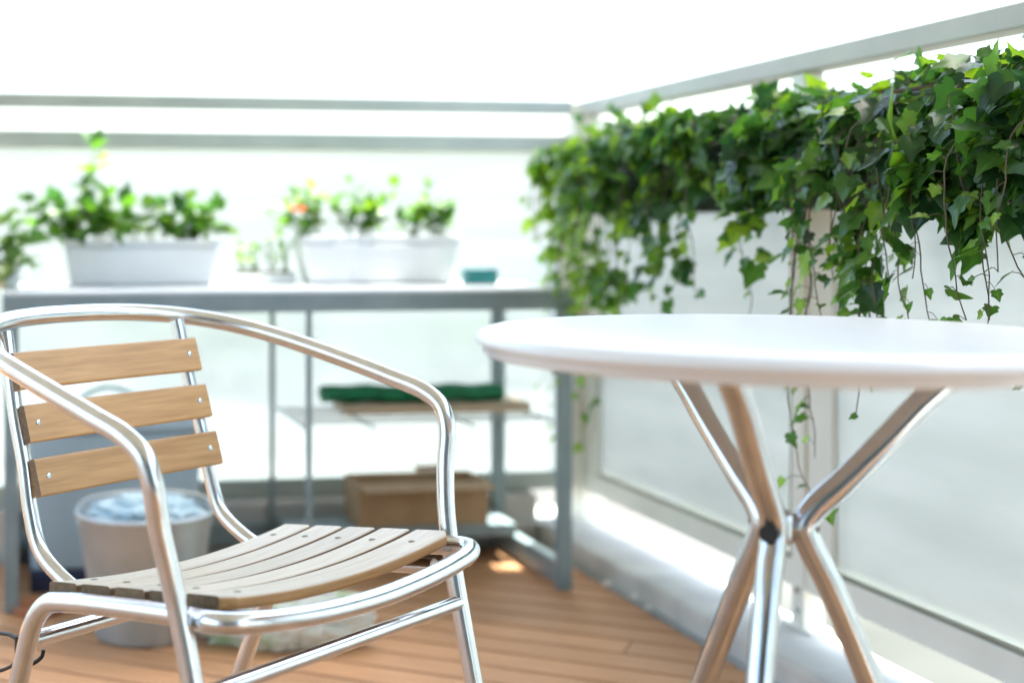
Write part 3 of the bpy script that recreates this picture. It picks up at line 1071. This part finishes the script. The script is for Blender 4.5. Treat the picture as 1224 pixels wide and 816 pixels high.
# seedling tray
st = empty('seedling_tray', at(313, 3.66, SZ + .0065), 'low grey tray of seedlings between the two white planters', 'tray')
bm = bmesh.new()
frustum(bm, .078, .045, 0, .084, .05, .026, .004)
bm_obj('tray_body', bm, M['ledge'], st)
bm = bmesh.new()
box(bm, -.078, .078, -.044, .044, .0265, .030)
bm_obj('soil', bm, M['soil'], st)
sh = [((random.uniform(-.07, .07), random.uniform(-.035, .035), 0), (random.uniform(-.3, .3), random.uniform(-.3, .3), 1), random.uniform(.02, .085), .01) for i in range(20)]
shoot_plant('seedlings', 'thin pale seedlings sprouting from the grey tray', 'plant', at(313, 3.66, SZ + .037), sh, M['pale_leaf'], M['gstem'], 'oval', .022, None, 12, (.3, .25), .02)
tn = empty('tin_box', at(573, 3.62, SZ + .0065), 'small teal tin box beside the wide white planter', 'tin')
bm = bmesh.new()
box(bm, -.040, .040, -.028, .028, .0, .030, .004)
bm_obj('tin_body', bm, M['teal'], tn)
bm = bmesh.new()
box(bm, -.0415, .0415, -.0295, .0295, .0302, .039, .003)
bm_obj('lid', bm, M['teal'], tn)

# leaf sprigs in the bag
random.seed(41)
lv = Leaves()
for i in range(16):
    a = random.choice((-1, -.75, -.3, .9, 1))*random.uniform(.85, 1.1)
    p = Vector((a*.16, random.uniform(-.09, -.03), random.uniform(.01, .05)))
    lv.add(p, Vector((a, -.4, random.uniform(-.2, 1))), Vector((0, -1, .5)) + rnd(.5), random.uniform(.022, .04), random.gauss(.35, .2), 'oval')
for i in range(5):
    lv.add(Vector((.165, -.02, .07)), Vector((.6, random.uniform(-.3, .3), 1)) + rnd(.3), Vector((0, -1, .3)), .055, .2, 'oval')


# black cable at the chair's rear leg
cu = [(-.62, 2.45, .10), (-.55, 2.30, .16), (-.50, 2.20, .24), (-.44, 2.06, .30), (-.415, 1.99, .300), (-.400, 1.955, .285), (-.405, 1.95, .255), (-.43, 2.00, .235), (-.48, 2.12, .23)]
def ray(x, y, Z):
    u, w = uw(k2X(x, Z), Z)
    return (u, w, CAM_H - (y - 274)*Z/1700)
def onfloor(X, Z):
    u, w = uw(X, Z)
    return (u, w, .003)
pts = [onfloor(-.75, 2.55), onfloor(-.62, 2.30), onfloor(-.52, 2.10), ray(-90, 775, 1.99), ray(-50, 742, 1.95), ray(-25, 748, 1.93), ray(0, 756, 1.90), ray(14, 759, 1.87), ray(22, 768, 1.85), ray(18, 790, 1.86), ray(6, 799, 1.89), ray(-20, 806, 1.93), ray(-60, 830, 1.97), onfloor(-.50, 2.02), onfloor(-.60, 2.02), onfloor(-.80, 2.12)]
cab = empty('electric_cable', pts[0], 'black cable looping round the rear leg of the armchair', 'cable')
tube_obj('cord', catmull([Vector(p) - Vector(pts[0]) for p in pts], 8), .0025, M['black'], cab, 10)
cp = Vector(ray(23, 772, 1.848)) - Vector(pts[0])
b2 = [Vector(ray(x, y, 1.80)) - Vector(pts[0]) for x, y in ((52, 776), (50, 784), (42, 791), (33, 795))]
tube_obj('cord_end', catmull(b2, 5), .0026, M['black'], cab, 10)
tube_obj('clip', [cp + Vector((0, 0, .014)), cp - Vector((0, 0, .014))], .006, M['black'], cab, 12)

# small white blobs for pale spots by the kerb, and a terracotta saucer
for i, (x, y, r) in enumerate(((762, 717, .013), (776, 729, .010), (727, 700, .012))):
    Z = 1700*CAM_H/(y - 274)
    bm = bmesh.new()
    bmesh.ops.create_icosphere(bm, subdivisions=3, radius=1)
    for vv in bm.verts:
        n = vv.co.normalized()
        k = r*(1 + .2*noise.noise(n*1.7 + Vector((i*3, 0, 0))))
        vv.co = Vector((n.x*k*1.3, n.y*k, n.z*k*.62))
    o = bm_obj('blob', bm, M['blob_white'], None, True)
    u, w = uw(k2X(x, Z), Z)
    o.location = (u, w, r*.55)
    tag(o, ('larger white pebble on the deck beside the kerb', 'smallest white pebble on the deck, nearest the table', 'white pebble on the deck beside the shelf foot')[i], 'blob', 'white blobs on the deck')
sc_u, sc_w = uw(k2X(46, 3.17), 3.17)
sa = lathe_obj('clay_saucer', [(0, .004), (.05, .004), (.06, .016), (.063, .016), (.054, 0), (0, 0)], M['clay'], None, 36)
sa.location = (sc_u, sc_w, 0)
tag(sa, 'terracotta saucer on the deck in front of the blue grey bin', 'saucer')

# ------------------------------------------------------------------ outside, seen faintly through the panels
def bush(name, label, u, w, wd, hgt, seed, n=1500):
    random.seed(seed)
    t = empty(name, (u, w, -3.2), label, 'bush', 'bushes beyond the end railing')
    lv = Leaves()
    for i in range(n):
        d = rnd()
        while d.length > 1 or d.length < .3:
            d = rnd()
        k = 1 + .35*noise.noise(d*2 + Vector((seed, 0, 0)))
        p = Vector((d.x*wd*k, d.y*wd*.6*k, hgt*.55 + d.z*hgt*.5*k))
        lv.add(p, d + rnd(.8), d + Vector((0, 0, .6)) + rnd(.5), random.uniform(.22, .40), random.random(), 'oval')
    lv.build('foliage', M['hedge'], t)
    v, f = [], []
    for k in range(4):
        a = k*1.6
        add_rings(v, f, rings_of([(.1*math.cos(a), .1*math.sin(a), 0), (.5*math.cos(a), .3*math.sin(a), hgt*.5), (.9*math.cos(a), .5*math.sin(a), hgt*.8)], [.09, .06, .02], 8))
    mesh_obj('trunk', v, f, M['stem'], t, True)


for i, (x, Z, wd, h, lb) in enumerate(((60, 40, 3.2, 2.6, 'pale green bush outside, behind the back of the chair'), (250, 36, 3.0, 2.2, 'low bush outside, between the chair back and the middle shelf legs'),
                                       (425, 34, 3.0, 2.5, 'rounded bush outside, above the green mat'), (540, 37, 2.8, 2.6, 'bush outside, left of the table edge behind the shelf'))):
    u, w = uw(k2X(x, Z), Z)
    bush('garden_bush', lb, u, w, wd, h, 60 + i)
u, w = uw(k2X(640, 62), 62)
fb = empty('distant_building', (u, w, -3.2), 'low pale blue building far off behind the corner post', 'building', rz=R(-6))
bm = bmesh.new()
box(bm, -4.5, 4.5, 0, 6, 0, 2.9)
bm_obj('wall', bm, M['far_wall'], fb)
bm = bmesh.new()
box(bm, -4.8, 4.8, -.3, 6.3, 2.905, 3.3, .05)
bm_obj('roof', bm, M['far_roof'], fb)
for k in range(4):
    x = -3.4 + k*2.2
    wf = box_obj('window', x - .6, x + .6, -.08, -.003, 1.0, 2.2, M['post'], fb, .01)
    box_obj('pane', x - .5, x + .5, -.09, -.081, 1.1, 2.1, M['far_glass'], wf, 0)

# ------------------------------------------------------------------ light, sky, camera
SUN_EL, SUN_AZ = 78.0, 60.0                  # azimuth clockwise from +Y (towards the end railing), i.e. from the right and behind
wld = bpy.data.worlds.new('World')
SC.world = wld
wld.use_nodes = True
nt = wld.node_tree
sky = nt.nodes.new('ShaderNodeTexSky')
sky.sky_type = 'NISHITA'
sky.sun_disc = False
sky.sun_elevation = R(SUN_EL)
sky.sun_rotation = R(SUN_AZ)
sky.air_density = 1.0
sky.dust_density = 4.0
sky.ozone_density = 1.0
nt.links.new(sky.outputs['Color'], nt.nodes['Background'].inputs['Color'])
nt.nodes['Background'].inputs['Strength'].default_value = 0.15
sd = bpy.data.lights.new('sun', 'SUN')
sd.energy = 3.6
sd.angle = R(0.6)
sd.color = (1.0, 0.965, 0.91)
so = bpy.data.objects.new('sun', sd)
COL.objects.link(so)
el, az = R(SUN_EL), R(SUN_AZ)
to_sun = Vector((math.sin(az)*math.cos(el), math.cos(az)*math.cos(el), math.sin(el)))
so.rotation_euler = to_sun.to_track_quat('Z', 'Y').to_euler()
so.location = (0, 0, 8)

cam = bpy.data.cameras.new('camera')
co = bpy.data.objects.new('camera', cam)
COL.objects.link(co)
co.location = (0, 0, CAM_H)
co.rotation_euler = (R(90), 0, R(-TH))
cam.sensor_fit = 'HORIZONTAL'
cam.sensor_width = 36.0
cam.lens = 50.0
cam.shift_x = (612 - 290)/1224
cam.shift_y = -(408 - 274)/1224
cam.clip_end = 600
cam.clip_start = .05
cam.dof.use_dof = True
cam.dof.focus_distance = 1.88
cam.dof.aperture_fstop = 2.0
SC.camera = co

SC.view_settings.view_transform = 'Standard'
SC.view_settings.look = 'None'
SC.view_settings.gamma = 1.0
SC.view_settings.use_curve_mapping = False
SC.view_settings.exposure = 2.75
SC.view_settings.use_white_balance = True          # camera white balance set for open shade
SC.view_settings.white_balance_temperature = 6550
SC.view_settings.white_balance_tint = 3
SC.cycles.use_denoising = True
SC.cycles.max_bounces = 10
SC.cycles.diffuse_bounces = 5
SC.cycles.glossy_bounces = 5
SC.cycles.transparent_max_bounces = 12
SC.cycles.caustics_reflective = False
SC.cycles.caustics_refractive = False
SC.cycles.sample_clamp_indirect = 8.0
